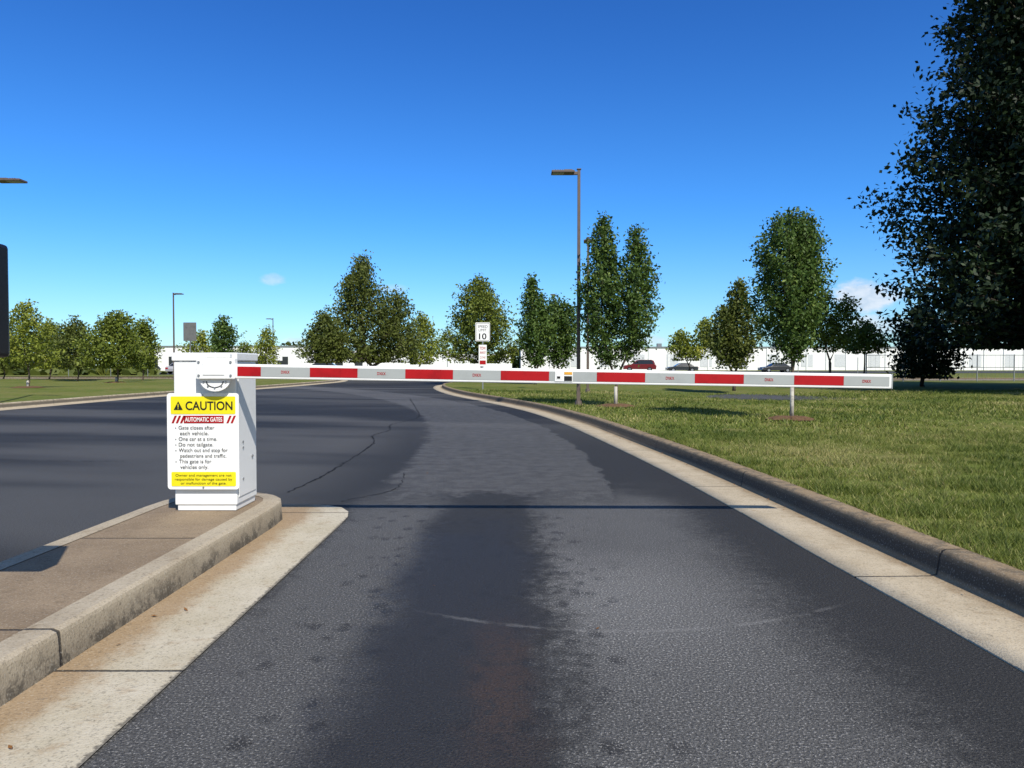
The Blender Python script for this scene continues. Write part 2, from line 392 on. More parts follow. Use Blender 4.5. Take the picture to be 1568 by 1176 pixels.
g.box(-2.08,-1.93,YF-0.136,YF-0.12,1.09,1.18); g.box(-2.07,-1.90,YF-0.125,YF-0.07,1.206,1.235)
g.obj('clamp',[WHITE],gate,bevel=0.006)
g=MB()
for k in range(5):
    a=R(200+35*k); g.tube([(-2.01+0.08*math.cos(a),YF-0.10,1.065+0.06*math.sin(a)),(-2.01+0.08*math.cos(a),YF-0.107,1.065+0.06*math.sin(a))],0.006,8)
for x,z in ((-2.105,1.18),(-2.105,1.09),(-1.89,1.09),(-1.89,1.18)): g.tube([(x,YF-0.13,z),(x,YF-0.138,z)],0.008,8)
g.obj('bolts',[STEEL],gate)
P=[(-2.01+0.06*math.cos(a),1.05+0.045*math.sin(a)) for a in [math.pi+math.pi*k/12 for k in range(13)]]+[(-2.01+0.054*math.cos(a),1.05+0.039*math.sin(a)) for a in [2*math.pi-math.pi*k/12 for k in range(13)]]
g=MB(); g.prism_y(P,YF-0.103,YF-0.1005); fixn(g.obj('arc_slot',[BLKP],gate))

armE=empty('arm',(-1.866,YF-0.10,1.118)); armE.parent=gate; armE.rotation_euler=(0,R(0.90),0)
L=4.426
g=MB(); g.box(0,L,-0.022,0.022,-0.049,0.049); g.obj('beam',[WHITE2],armE,bevel=0.007)
g=MB(); g.box(L-0.001,L+0.006,-0.024,0.024,-0.051,0.051); g.obj('end_cap',[GREYT],armE,bevel=0.003)
px=lambda x:(x-360)/1006*L
segs=[(364,400,1),(400,475,0),(475,548,1),(548,621,0),(621,694,1),(694,767,0),(767,841,1),(841,914,0),(914,988,1),(988,1064,0),(1064,1139,1),(1139,1216,0),(1216,1292,1),(1292,1362,0)]
gr=MB(); gg=MB()
for a,b_,r in segs:
    (gr if r else gg).box(px(a),px(b_)-0.001,-0.0245,-0.0225,-0.032,0.032)
gr.obj('red_tape',[RED],armE); gg.obj('reflective_tape',[GREYT],armE)
for a,b_,r in segs:
    if r or b_==914: continue
    c=(a+b_)/2; text('DXKX',px(c-6.5),-0.010,px(373)-px(360),0.020,-0.0262,RED,armE,'tape_mark',bold=True)
g=MB(); g.box(px(850),px(877),-0.0275,-0.0258,-0.034,0.034,0); g.box(px(852),px(862),-0.0295,-0.0278,-0.022,0.022,0); g.box(px(853),px(858),-0.0305,-0.0296,-0.016,0.0,2); g.box(px(864),px(876),-0.0295,-0.0278,0.012,0.03,3); g.box(px(864),px(876),-0.0295,-0.0278,-0.03,0.002,2)
g.obj('warning_label',[WHITE,YEL,BLK,ORG],armE)

# caution sign on cabinet
sg=empty('caution_sign'); 
ys=YF-0.035
pz=lambda y:1.155-(y-560)/(1132/ys); pxx=lambda x:(x-784)/(1132/ys)
g=MB(); g.prism_y(rrect(pxx(255),pxx(365),pz(750),pz(602),0.022),ys,ys+0.008); fixn(g.obj('panel',[SIGNW],sg))
g=MB()
for x in (-2.2,-2.0):
    for z in (0.45,0.9): g.tube([(x,ys+0.009,z),(x,YF,z)],0.01,6)
g.obj('standoffs',[STEEL],sg)
g=MB(); g.prism_y(rrect(pxx(261),pxx(360),pz(634),pz(607),0.008),ys-0.003,ys-0.0005); g.prism_y(rrect(pxx(261),pxx(360),pz(745),pz(723),0.008),ys-0.003,ys-0.0005); fixn(g.obj('yellow_panels',[YEL],sg))
g=MB(); g.box(pxx(281),pxx(342),ys-0.003,ys-0.0005,pz(648),pz(636.5))
for x in (262,268.5,275,346,352.5,):
    P=[(pxx(x),pz(648)),(pxx(x+3.4),pz(648)),(pxx(x+8.4),pz(636.5)),(pxx(x+5),pz(636.5))]; g.prism_y(P,ys-0.003,ys-0.0005)
fixn(g.obj('red_band',[RED],sg))
yt=ys-0.005
text('CAUTION',pxx(284),pz(627.5),pxx(356)-pxx(284),0.060,yt,BLK,sg,bold=True)
g=MB(); g.prism_y([(pxx(266),pz(627.5)),(pxx(279.5),pz(627.5)),(pxx(272.8),pz(614.5))],ys-0.006,ys-0.0035); fixn(g.obj('triangle',[BLK],sg))
g=MB(); g.box(pxx(272.2),pxx(273.4),ys-0.0075,ys-0.0065,pz(624),pz(618.5)); g.box(pxx(272.2),pxx(273.4),ys-0.0075,ys-0.0065,pz(626.4),pz(625.2)); g.obj('exclamation',[YEL],sg)
text('AUTOMATIC GATES',pxx(283),pz(645.5),pxx(340)-pxx(283),0.031,yt,SIGNW,sg,bold=True)
lines=[('Gate closes after',273,328,1),('each vehicle.',275,319,0),('One car at a time.',273,332,1),('Do not tailgate.',273,326,1),('Watch out and stop for',273,348,1),('pedestrians and traffic.',275,346,0),('This gate is for',273,323,1),('vehicles only.',275,318,0)]
for i,(s,a,b_,bl) in enumerate(lines):
    yy=657.5+i*8.65; text(s,pxx(a),pz(yy),pxx(b_)-pxx(a),0.0265,yt,BLK,sg)
    if bl: g=MB(); g.box(pxx(268),pxx(269.2),yt-0.001,yt+0.001,pz(yy-1.5),pz(yy-2.8)); g.obj('bullet',[BLK],sg)
for i,s in enumerate(['Owner and management are not','responsible for damage caused by','or malfunction of the gate.']):
    ww=[86,88,70][i]; text(s,pxx(310.5-ww/2),pz(730+i*6.1),pxx(ww)-pxx(0),0.018,yt,BLK,sg)
g=MB()
for y in (605,747): g.tube([(pxx(310),ys-0.001,pz(y)),(pxx(310),ys-0.006,pz(y))],0.006,8)
g.obj('screws',[STEEL],sg)

# card reader pedestal
cr=empty('card_reader_pedestal')
g=MB(); g.box(-2.20,-1.853,2.60,2.74,1.185,1.60); g.obj('reader_box',[BLKP],cr,bevel=0.015)
g=MB(); g.tube([(-2.55,2.67,0.15),(-2.55,2.67,1.35),(-2.50,2.67,1.42),(-2.19,2.67,1.42)],0.03,10); g.box(-2.65,-2.45,2.57,2.77,0.15,0.165); g.obj('gooseneck',[BLKP],cr)
g=MB(); g.box(-2.16,-1.9,2.592,2.602,1.25,1.53); g.obj('reader_face',[GREYB],cr)

# ---------------------------------------------------------------- lamps, signs
def lamp(x,y,H,dirx=-1,diry=0,zb=0.14,r=0.05,arm=0.12,head=0.58):
    e=empty('street_lamp',(x,y,zb)); H=H-zb
    g=MB()
    g.tube([(0,0,0),(0,0,H)],[r*1.3,r],4)
    g.tube([(0,0,0),(0,0,0.12)],[0.10,0.08],12); g.box(-r*1.1,r*1.1,-r*1.1,r*1.1,H,H+0.02)
    g.obj('pole',[BRONZE],e)
    a=math.atan2(diry,dirx)
    g=MB(); g.box(r*0.7,arm+0.05,-0.035,0.035,H-0.13,H-0.05); g.box(arm,arm+head,-0.17,0.17,H-0.10,H-0.045)
    g.box(arm+0.05,arm+head*0.45,-0.10,0.10,H-0.044,H-0.01)
    for k in range(4): g.box(arm+head*0.5+k*0.06,arm+head*0.5+k*0.06+0.02,-0.13,0.13,H-0.044,H-0.02)
    g.obj('lamp_head',[BRONZE],e,bevel=0.012,rotz=a)
    g=MB(); g.box(arm+head*0.45,arm+head-0.03,-0.14,0.14,H-0.106,H-0.1005); g.obj('lens',[GREYT],e,rotz=a)
    return e
lamp(1.70,18.9,6.13)
lamp(-13.75,19.5,6.07,1,0,arm=0.25,head=0.7)
lamp(-23.3,51,6.15,1,-0.2)
lamp(-25.5,79,6.2,-0.7,-0.5)
lamp(2.94,28.7,6.1,0.1,1)
lamp(2.95,52,6.15,-0.2,-1)

def speed_sign():
    e=empty('speed_limit_sign',(-1.25,31.6,0.14)); k=31.6/1132
    zz=lambda y:1.155-(y-560)*k-0.14
    g=MB(); g.tube([(0,0.02,0),(0,0.02,zz(494))],0.03,6); g.obj('post',[STEEL],e)
    g=MB(); g.prism_y(rrect(-0.31,0.31,zz(522.5),zz(494),0.04),-0.02,-0.01); fixn(g.obj('panel',[SIGNW],e))
    P=rrect(-0.285,0.285,zz(521.5),zz(495),0.03); Q=rrect(-0.270,0.270,zz(521.0),zz(495.5),0.025)
    n=len(P); g=MB(); g.add([(a,-0.022,b) for a,b in P]+[(a,-0.022,b) for a,b in Q],[(i,(i+1)%n,(i+1)%n+n,i+n) for i in range(n)]); g.obj('border',[BLK],e)
    text('SPEED',-0.21,zz(502),0.42,0.115,-0.023,BLK,e); text('LIMIT',-0.17,zz(507.5),0.34,0.115,-0.023,BLK,e); text('10',-0.16,zz(519.5),0.32,0.26,-0.023,BLK,e,bold=True)
    g=MB(); g.prism_y(rrect(-0.17,0.17,zz(561),zz(528),0.02),-0.02,-0.01); fixn(g.obj('lower_panel',[SIGNW],e))
    text('TOW',-0.13,zz(535.5),0.26,0.13,-0.023,RED,e,bold=True); text('AWAY',-0.13,zz(542),0.26,0.12,-0.023,RED,e,bold=True); text('ZONE',-0.12,zz(549),0.24,0.10,-0.023,RED,e)
    g=MB(); g.box(-0.13,0.13,-0.024,-0.0215,zz(558),zz(552)); g.obj('red_block',[RED],e)
speed_sign()
def small_sign(name,x,y,w,ztop,h,mat,shape='rect',rotz=0,zb=0.14):
    e=empty(name,(x,y,zb),rotz); g=MB(); g.tube([(0,0.02,0),(0,0.02,ztop)],0.03,6); g.obj('post',[STEEL],e)
    g=MB()
    if shape=='rect': g.prism_y(rrect(-w/2,w/2,ztop-h,ztop,0.03),-0.02,-0.01)
    else: g.prism_y([(w/2*math.cos(R(22.5+45*k)),ztop-w/2+w/2*math.sin(R(22.5+45*k))) for k in range(8)],-0.02,-0.01)
    fixn(g.obj('panel',[mat],e))
small_sign('traffic_sign',-17.4,40,0.70,3.35,1.0,GREYB)
small_sign('stop_sign',-12.9,66,0.70,2.0,0.7,GREYB,'oct')
small_sign('traffic_sign',-5.6,64,0.5,2.3,0.7,SIGNW)
small_sign('traffic_sign',-27,86,0.6,2.4,0.8,SIGNW)
small_sign('parking_sign',8.2,68,0.4,2.1,0.5,SIGNW)
small_sign('parking_sign',24,62,0.4,2.2,0.5,SIGNW)
small_sign('parking_sign',29,62,0.4,2.2,0.5,SIGNW)
for x in (-31,-34.5,-38,-42): small_sign('parking_sign',x,70,0.35,1.7,0.45,SIGNW)

# ---------------------------------------------------------------- buildings
wh=empty('warehouse',(0,165,0))
g=MB(); g.box(2,128,0,40,0,5.15); g.obj('walls',[WALL],wh)
g=MB(); g.box(1.8,128.2,-0.2,40.2,5.153,5.42); g.obj('roof_trim',[TRIM],wh)
g=MB()
for k in range(15):
    x=12+k*7.5; g.box(x,x+2.6,-0.06,-0.004,0.9,3.7)
g.obj('dock_doors',[DOORM],wh)
g=MB()
for k in range(27): x=4+k*4.4; g.box(x,x+0.25,-0.18,-0.003,0.1,5.1)
g.obj('pilasters',[WALL],wh)
g=MB(); g.box(60,62,4,6,5.42,6.1); g.box(44,46.5,4,6,5.42,6.0); g.box(33,34,3,4,5.42,6.2); g.obj('roof_units',[TRIM],wh)
wh=empty('warehouse',(0,150,0))
g=MB(); g.box(-76,-42,0,30,0,5.0); g.box(-42,-28,0.5,26,0,4.2); g.box(-28,0,6,26,0,3.6); g.obj('walls',[WALL],wh)
g=MB(); g.box(-76.2,-41.8,-0.2,30.2,5.003,5.2); g.obj('roof_trim',[TRIM],wh)
g=MB()
for k in range(7): x=-74+k*4.4; g.box(x,x+2.2,-0.06,-0.004,0.9,3.0)
for k in range(3): x=-40+k*4; g.box(x,x+1.6,0.44,0.496,0.9,3.0)
g.obj('windows',[GLASS],wh)

fe=empty('chain_link_fence',(0,48,0.14)); g=MB()
for k in range(11):
    x=23+k*2.4; g.tube([(x,0,0),(x,0,1.75)],0.04,6)
for z in (0.1,0.9,1.7): g.tube([(23,0,z),(50,0,z)],0.02,5)
g.obj('posts_and_rails',[STEEL],fe)
g=MB()
for k in range(90):
    x=23+k*0.3; g.tube([(x,0.02,0.1),(x+0.0,0.02,1.7)],0.005,3,cap=False)
g.obj('mesh_wires',[STEEL],fe)

# ---------------------------------------------------------------- cars
def car(name,x,y,rot,c,kind='suv',zb=0.16):
    e=empty(name,(x,y,zb),rot)
    M=paint('car_paint_'+name,c,0.25,0.6,0.0,dirt=0.05)
    hgt=1.70 if kind=='suv' else 1.42
    w=0.92
    if kind=='suv':
        body=[(-2.3,0.35),(-2.33,0.75),(-2.22,1.02),(-1.1,1.05),(0.0,1.06),(1.0,1.04),(2.05,0.92),(2.3,0.72),(2.33,0.36)]
        cab=[(-2.18,1.03),(-1.95,1.58),(-1.6,hgt),(0.1,hgt),(0.45,1.62),(1.15,1.03)]
    else:
        body=[(-2.3,0.32),(-2.33,0.65),(-2.2,0.90),(-1.3,0.93),(0.0,0.93),(0.9,0.90),(2.0,0.78),(2.3,0.6),(2.33,0.33)]
        cab=[(-1.75,0.92),(-1.2,1.32),(-0.8,hgt),(0.1,hgt),(0.4,1.35),(1.15,0.90)]
    g=MB()
    nb=len(body); vs=[]
    for yy,sc in ((-w,0.97),(-w*0.96,1.0),(w*0.96,1.0),(w,0.97)): vs+=[(p[0]*sc,yy,p[1]) for p in body]
    fs=[tuple(range(nb)),tuple(range(3*nb,4*nb))[::-1]]
    for r in range(3): fs+=[(r*nb+i,r*nb+nb+i,r*nb+nb+(i+1)%nb,r*nb+(i+1)%nb) for i in range(nb)]
    g.add(vs,fs)
    fixn(g.obj('body',[M],e,bevel=0.05))
    nc=len(cab); g=MB(); vs=[]
    zmx=hgt; z0=cab[0][1]
    for sgn in (-1,1):
        vs+=[(p[0],sgn*(w*0.95-(p[1]-z0)/(zmx-z0)*0.2),p[1]) for p in cab]
    g.add(vs,[tuple(range(nc)),tuple(range(nc,2*nc))[::-1]]+[(i,i+nc,(i+1)%nc+nc,(i+1)%nc) for i in range(nc)])
    fixn(g.obj('cabin',[M],e,bevel=0.04))
    def shr(P,f=0.84):
        cx=sum(p[0] for p in P)/len(P); cz=sum(p[1] for p in P)/len(P); return [(cx+(p[0]-cx)*f,cz+(p[1]-cz)*f) for p in P]
    g=MB()
    for sgn in (-1,1):
        Q=shr(cab,0.86); g.add([(p[0],sgn*(w*0.95-(p[1]-z0)/(zmx-z0)*0.2+0.008),p[1]) for p in Q],[tuple(range(nc)) if sgn<0 else tuple(range(nc))[::-1]])
    a,bb=cab[-1],cab[-2]
    def pane(p,q,off):
        m0=(p[0]*0.9+q[0]*0.1+off,p[1]*0.9+q[1]*0.1+0.004); m1=(p[0]*0.1+q[0]*0.9+off,p[1]*0.1+q[1]*0.9+0.004)
        g.add([(m0[0],-w*0.82,m0[1]),(m0[0],w*0.82,m0[1]),(m1[0],w*0.70,m1[1]),(m1[0],-w*0.70,m1[1])],[(0,1,2,3)])
    pane(a,bb,0.02); pane(cab[0],cab[1],-0.02); 
    g.obj('windows',[GLASS],e)
    g=MB()
    for wx in (-1.4,1.42):
        for sgn in (-1,1): g.tube([(wx,sgn*(w-0.2),0.34),(wx,sgn*(w+0.015),0.34)],0.34,18)
    g.obj('wheels',[TYRE],e)
    g=MB()
    for wx in (-1.4,1.42):
        for sgn in (-1,1): g.tube([(wx,sgn*(w+0.016),0.34),(wx,sgn*(w+0.03),0.34)],0.2,14)
    g.obj('rims',[STEEL],e)
    g=MB(); zl=0.72 if kind=='suv' else 0.62
    for sgn in (-1,1): g.box(-2.36,-2.28,sgn*0.7-0.16,sgn*0.7+0.16,zl,zl+0.16,0); g.box(2.2,2.34,sgn*0.68-0.18,sgn*0.68+0.18,zl-0.06,zl+0.1,1)
    g.obj('lights',[RED,GREYT],e)
car('suv',18.3,106,R(170),(0.16,0.010,0.014),'suv',0.3)
car('parked_car',38.5,108,R(185),(0.03,0.03,0.035),'sedan')
car('parked_car',25.7,112,R(178),(0.03,0.035,0.04),'sedan')
car('parked_car',-20.0,80,R(8),(0.015,0.016,0.02),'sedan',0.15)
for i,(x,c,k) in enumerate([(-34,(0.05,0.06,0.10),'suv'),(-40,(0.4,0.4,0.42),'sedan'),(-45,(0.02,0.02,0.02),'suv'),(-52,(0.2,0.02,0.02),'sedan'),(-58,(0.06,0.06,0.06),'suv'),(-64,(0.5,0.5,0.5),'sedan'),(-70,(0.05,0.08,0.12),'sedan')]):
    car('parked_car',x,90,R(80+i*2),c,k)

# ---------------------------------------------------------------- trees
def prof_pear(t): return float(np.interp(t,[0,0.12,0.3,0.5,0.7,0.85,0.95,1.0],[0.28,0.55,0.9,1.0,0.90,0.68,0.36,0.12]))
def prof_spire(t): return float(np.interp(t,[0,0.12,0.3,0.48,0.65,0.8,0.92,1.0],[0.30,0.62,0.95,1.0,0.78,0.50,0.22,0.05]))
def prof_oak(t):  return max(0.08,(math.sin(math.pi*min(1,t*0.88+0.12)**0.72))**0.75)
def prof_wide(t): return float(np.interp(t,[0,0.15,0.35,0.6,0.8,1.0],[0.95,1.0,0.90,0.66,0.42,0.08]))
def prof_big(t):  return float(np.interp(t,[0,0.1,0.3,0.55,0.8,1.0],[0.95,1.0,0.95,0.80,0.68,0.2]))
def tree(name,x,y,leaders,leaf,lsize,nleaf,nbr,trunk_r,seed,prof=prof_pear,barkm=BARK,zb=0.14,csig=0.10,guard=False,droop=0.25,inner=0.3,aspect=0.55,irr=1.0):
    rng=np.random.default_rng(seed); rnd=random.Random(seed)
    mb=MB(); C=[];W=[];T=[]
    tot=sum((l[3]-l[2])*l[4] for l in leaders)
    for li,(dx,dy,zc,zt,rad) in enumerate(leaders):
        H=zt-zc; wob=rad*0.05
        ax=lambda z:(dx*min(1,max(0,(z-zc*0.6)/(zc*0.8+0.01)))+wob*math.sin(z*2+li),dy*min(1,max(0,(z-zc*0.6)/(zc*0.8+0.01)))+wob*math.cos(z*1.7))
        zs=[0,zc*0.3,zc*0.6,zc,zc+H*0.25,zc+H*0.5,zc+H*0.75,zt-H*0.03]
        pts=[(0.0,0.0,0.0) if z==0 else (*ax(z),z) for z in zs]
        rr=[trunk_r*1.25]+[max(0.004,trunk_r*(1-0.93*z/zt)) for z in zs[1:]]
        mb.tube(pts,rr,7,0)
        share=(H*rad)/tot; nb=int(nbr*share)
        ph=[rnd.uniform(0,6.28) for _ in range(3)]
        for i in range(nb):
            t=((i+rnd.random())/nb)**0.85; az=i*2.39996+rnd.uniform(-0.5,0.5)
            irregular=1+irr*(0.18*math.sin(az*2+ph[0]+t*5)+0.12*math.sin(az*3+ph[1]-t*9))
            r=rad*prof(t)*rnd.uniform(0.68,1.12)*irregular
            z1=zc+H*t; z0=max(zc*0.85,z1-r*(0.9-droop*2)-0.12*H*t)
            a0=ax(z0); a1=ax(z1)
            p0=np.array([a0[0],a0[1],z0]); p1=np.array([a1[0]+math.cos(az)*r,a1[1]+math.sin(az)*r,z1])
            mid=(p0+p1)/2+np.array([math.cos(az),math.sin(az),0.4])*r*0.08
            mb.tube([tuple(p0),tuple(mid),tuple(p1)],[max(0.004,trunk_r*0.32*(1-t*0.6)),trunk_r*0.16*(1-t*0.6)+0.002,0.002],4,0,cap=False)
            nc=max(2,int(2+r/csig*0.9))
            ct=rnd.uniform(0,1)
            for k in range(nc):
                f=inner+(1-inner)*((k+rnd.random())/nc)
                q=(1-f)**2*p0+2*f*(1-f)*mid+f*f*p1
                C.append(q+rng.normal(0,csig*0.5,3)); W.append(0.5+f*0.7); T.append(0.5*ct+0.5*rnd.random())
        for k in range(5):
            z=zt-H*0.12*rnd.random(); a=ax(z); C.append(np.array([a[0],a[1],z])); W.append(0.5); T.append(rnd.random())
    C=np.array(C);W=np.array(W);T=np.array(T)
    idx=rng.choice(len(C),nleaf,p=W/W.sum())
    P=C[idx]+np.clip(rng.normal(0,1,(nleaf,3)),-2.2,2.2)*csig*np.array([1,1,0.8])
    P[:,2]=np.maximum(P[:,2],min(l[2] for l in leaders)*0.9)
    N=rng.normal(0,1,(nleaf,3))+np.array([0,0,0.5]); N/=np.linalg.norm(N,axis=1)[:,None]
    A=rng.normal(0,1,(nleaf,3)); U=np.cross(N,A); U/=np.linalg.norm(U,axis=1)[:,None]; V=np.cross(N,U)
    s=lsize*rng.uniform(0.6,1.3,(nleaf,1))
    Q=np.stack([P-U*s*0.5,P-V*s*0.5*aspect,P+U*s*0.5,P+V*s*0.5*aspect],1).reshape(-1,3)
    tint=np.clip(0.62*T[idx]+0.38*rng.random(nleaf),0,1)
    tv=np.array(mb.v); nb4=[np.array([f for f in mb.f if len(f)==k]) for k in sorted({len(f) for f in mb.f})]
    o0=len(tv); LF=np.arange(nleaf*4).reshape(-1,4)+o0
    mats=[barkm,leaf]; F=nb4+[LF]; mi=np.concatenate([np.zeros(sum(len(f) for f in nb4)),np.ones(nleaf)])
    Vall=np.concatenate([tv,Q]); tt=np.concatenate([np.zeros(o0),np.repeat(tint,4)])
    if guard:
        gb=MB(); gb.tube([(0,0,0.02),(0,0,guard)],[trunk_r*1.3,trunk_r*1.15],10); gv=np.array(gb.v); o1=len(Vall)
        for k in sorted({len(f) for f in gb.f}):
            ff=np.array([f for f in gb.f if len(f)==k])+o1; F.append(ff); mi=np.concatenate([mi,np.full(len(ff),2)])
        Vall=np.concatenate([Vall,gv]); tt=np.concatenate([tt,np.zeros(len(gv))]); mats.append(GUARD)
    ob=fastmesh(name,Vall,F,mats,tt,mi); ob.location=(x,y,zb); return ob

def PX(x,d): return (x-784)/1132*d
def ZZ(y,d,zb=0.14): return 1.155-(y-560)/1132*d-zb
def ptree(name,xpx,d,leads,*a,**k):
    X=PX(xpx,d); LL=[(PX(lx,d)-X,dy,ZZ(yb,d),ZZ(yt,d),wpx/2/1132*d) for lx,dy,yb,yt,wpx in leads]
    return tree(name,X,d,LL,*a,**k)
ptree('pear_tree',1213,13.9,[(1206,0,550,322,112),(1234,0.1,520,326,72)],L_PEAR,0.070,23000,230,0.030,11,csig=0.070,guard=0.62,irr=0.8)
ptree('pear_tree',943,18.3,[(923,0.1,558,328,76),(972,-0.1,550,348,72)],L_PEAR,0.088,20000,240,0.036,12,prof=prof_spire,csig=0.085,guard=0.5,irr=0.7)
ptree('pear_tree',820,40,[(815,0,560,422,44),(832,0.2,556,450,32)],L_PEAR,0.18,6500,110,0.06,13,prof=prof_spire,csig=0.15,irr=0.7)
ptree('pear_tree',857,42,[(850,0,560,455,42),(868,0,558,462,38)],L_PEAR,0.18,6500,100,0.06,14,prof=prof_pear,csig=0.15,irr=0.7)
ptree('pear_tree',1124,30,[(1130,0,560,430,62),(1108,0,560,470,46)],L_DOV,0.15,8000,110,0.06,15,prof=prof_spire,csig=0.13)
ptree('young_tree',1055,50,[(1042,0,548,508,46),(1080,0,540,490,46)],L_YNG,0.22,3500,50,0.05,16,prof=prof_oak,csig=0.2)
ptree('young_tree',1270,35,[(1258,0,532,447,66),(1298,0.2,528,455,56)],L_OAK,0.17,4500,60,0.06,17,prof=prof_oak,csig=0.16)
ptree('young_tree',1322,38,[(1325,0,535,495,72)],L_OAK,0.17,3000,40,0.05,18,prof=prof_oak,csig=0.16)
ptree('oak_tree',735,45,[(735,0,552,424,118)],L_OAK,0.18,14000,190,0.10,21,prof=prof_oak,csig=0.17,irr=1.2)
ptree('oak_tree',567,66,[(554,0,550,392,128),(608,0.5,552,445,92)],L_DOV,0.27,21000,270,0.16,22,prof=prof_wide,csig=0.28,irr=1.2)
ptree('oak_tree',500,63,[(498,0,552,480,74)],L_DOV,0.26,6500,80,0.10,23,prof=prof_oak,csig=0.28)
ptree('oak_tree',640,72,[(648,0,555,480,54)],L_YNG,0.28,3500,60,0.10,24,prof=prof_oak,csig=0.25)
ptree('young_tree',42,31,[(40,0,556,462,92)],L_YNG,0.14,4000,70,0.04,31,prof=prof_oak,csig=0.13,guard=0.4,irr=1.4)
ptree('young_tree',178,40,[(178,0,560,480,92)],L_OAK,0.19,6500,80,0.05,32,prof=prof_oak,csig=0.20,guard=0.4)
ptree('young_tree',218,48,[(218,0,562,492,52)],L_OAK,0.21,4000,60,0.05,33,prof=prof_oak,csig=0.22)
ptree('young_tree',118,50,[(115,0,562,490,80)],L_DOV,0.21,5500,70,0.05,34,prof=prof_oak,csig=0.22)
ptree('young_tree',75,55,[(75,0,562,494,80)],L_YNG,0.23,5000,70,0.05,35,prof=prof_oak,csig=0.26)
ptree('young_tree',5,56,[(0,0,562,502,70)],L_DOV,0.22,4500,60,0.05,36,prof=prof_oak,csig=0.26)
ptree('pear_tree',342,60,[(342,0,560,487,34)],L_PEAR,0.24,3000,50,0.05,37,csig=0.2)
ptree('young_tree',308,66,[(308,0,560,507,46)],L_YNG,0.24,2200,45,0.05,38,prof=prof_oak,csig=0.22)
ptree('young_tree',408,72,[(408,0,558,502,44)],L_YNG,0.24,2200,45,0.05,39,prof=prof_oak,csig=0.22)
ptree('young_tree',375,80,[(375,0,560,524,40)],L_OAK,0.24,1600,40,0.05,40,prof=prof_oak,csig=0.22)
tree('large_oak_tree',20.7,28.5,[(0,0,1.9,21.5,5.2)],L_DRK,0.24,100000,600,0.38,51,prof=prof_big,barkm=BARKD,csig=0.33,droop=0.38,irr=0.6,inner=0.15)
tree('large_oak_tree',25.5,17.0,[(0,0,2.0,15.0,5.0)],L_DRK,0.55,9000,120,0.35,52,prof=prof_oak,barkm=BARKD,csig=0.5)  # out-of-view tree, added to shade the lower part of the big one
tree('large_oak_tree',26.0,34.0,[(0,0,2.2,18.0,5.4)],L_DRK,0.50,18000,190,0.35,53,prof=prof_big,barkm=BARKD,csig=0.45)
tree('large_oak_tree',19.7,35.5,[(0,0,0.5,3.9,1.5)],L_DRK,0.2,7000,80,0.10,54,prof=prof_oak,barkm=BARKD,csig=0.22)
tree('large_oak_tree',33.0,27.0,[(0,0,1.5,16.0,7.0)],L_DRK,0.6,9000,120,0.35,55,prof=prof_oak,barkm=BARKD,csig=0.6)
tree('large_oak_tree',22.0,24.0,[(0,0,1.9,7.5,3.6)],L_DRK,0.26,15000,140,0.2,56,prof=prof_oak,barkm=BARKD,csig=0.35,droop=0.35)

def tree_line(name,spans,seed):
    rng=np.random.default_rng(seed); Vs=[];Ts=[]
    for (x0,x1,y,h,nn) in spans:
        xs=rng.uniform(x0,x1,nn); hh=h*(0.72+0.28*np.sin(xs*0.45+y)*np.sin(xs*0.21+1.3)+0.1*np.sin(xs*1.7))
        z=0.1+hh*rng.random(nn)**0.8; P=np.stack([xs,y+rng.normal(0,1.5,nn),z],1)
        N=rng.normal(0,1,(nn,3)); N/=np.linalg.norm(N,axis=1)[:,None]; A=rng.normal(0,1,(nn,3)); U=np.cross(N,A); U/=np.linalg.norm(U,axis=1)[:,None]; V=np.cross(N,U)
        s=0.55*rng.uniform(0.6,1.4,(nn,1)); Vs.append(np.stack([P-U*s,P-V*s*0.7,P+U*s,P+V*s*0.7],1).reshape(-1,3))
        Ts.append(np.repeat(np.clip(0.3+0.5*np.sin(xs*1.1)*0.5+rng.random(nn)*0.4,0,1),4))
    V=np.concatenate(Vs); F=np.arange(len(V)).reshape(-1,4); return fastmesh(name,V,[F],[L_DOV],np.concatenate(Ts))
tree_line('tree_line',[(-150,-84,125,6.0,5000),(-62,-30,190,7.5,2000),(-30,4,190,5.5,2500),(-85,-40,82,0.9,2000)],5)

MR=[(5.27,13.9,0.45),(2.57,18.3,0.5),(PX(42,31),31,0.6),(PX(178,40),40,0.6)]
for x,y,r in MR:
    rnd=random.Random(int(x*10)); n=26; vs=[(0,0,0.05)]
    for k in range(n): a=2*math.pi*k/n; rr=r*rnd.uniform(0.8,1.05); vs.append((rr*0.6*math.cos(a),rr*0.6*math.sin(a),0.04+rnd.uniform(-0.008,0.008)))
    for k in range(n): a=2*math.pi*k/n; rr=r*rnd.uniform(0.85,1.15); vs.append((rr*math.cos(a),rr*math.sin(a),-0.01))
    g=MB(); g.add(vs,[(0,k+1,(k+1)%n+1) for k in range(n)]+[(k+1,n+k+1,n+(k+1)%n+1,(k+1)%n+1) for k in range(n)]); g.obj('mulch_bed',[MULCH],loc=(x,y,0.165 if x>0 else 0.25))

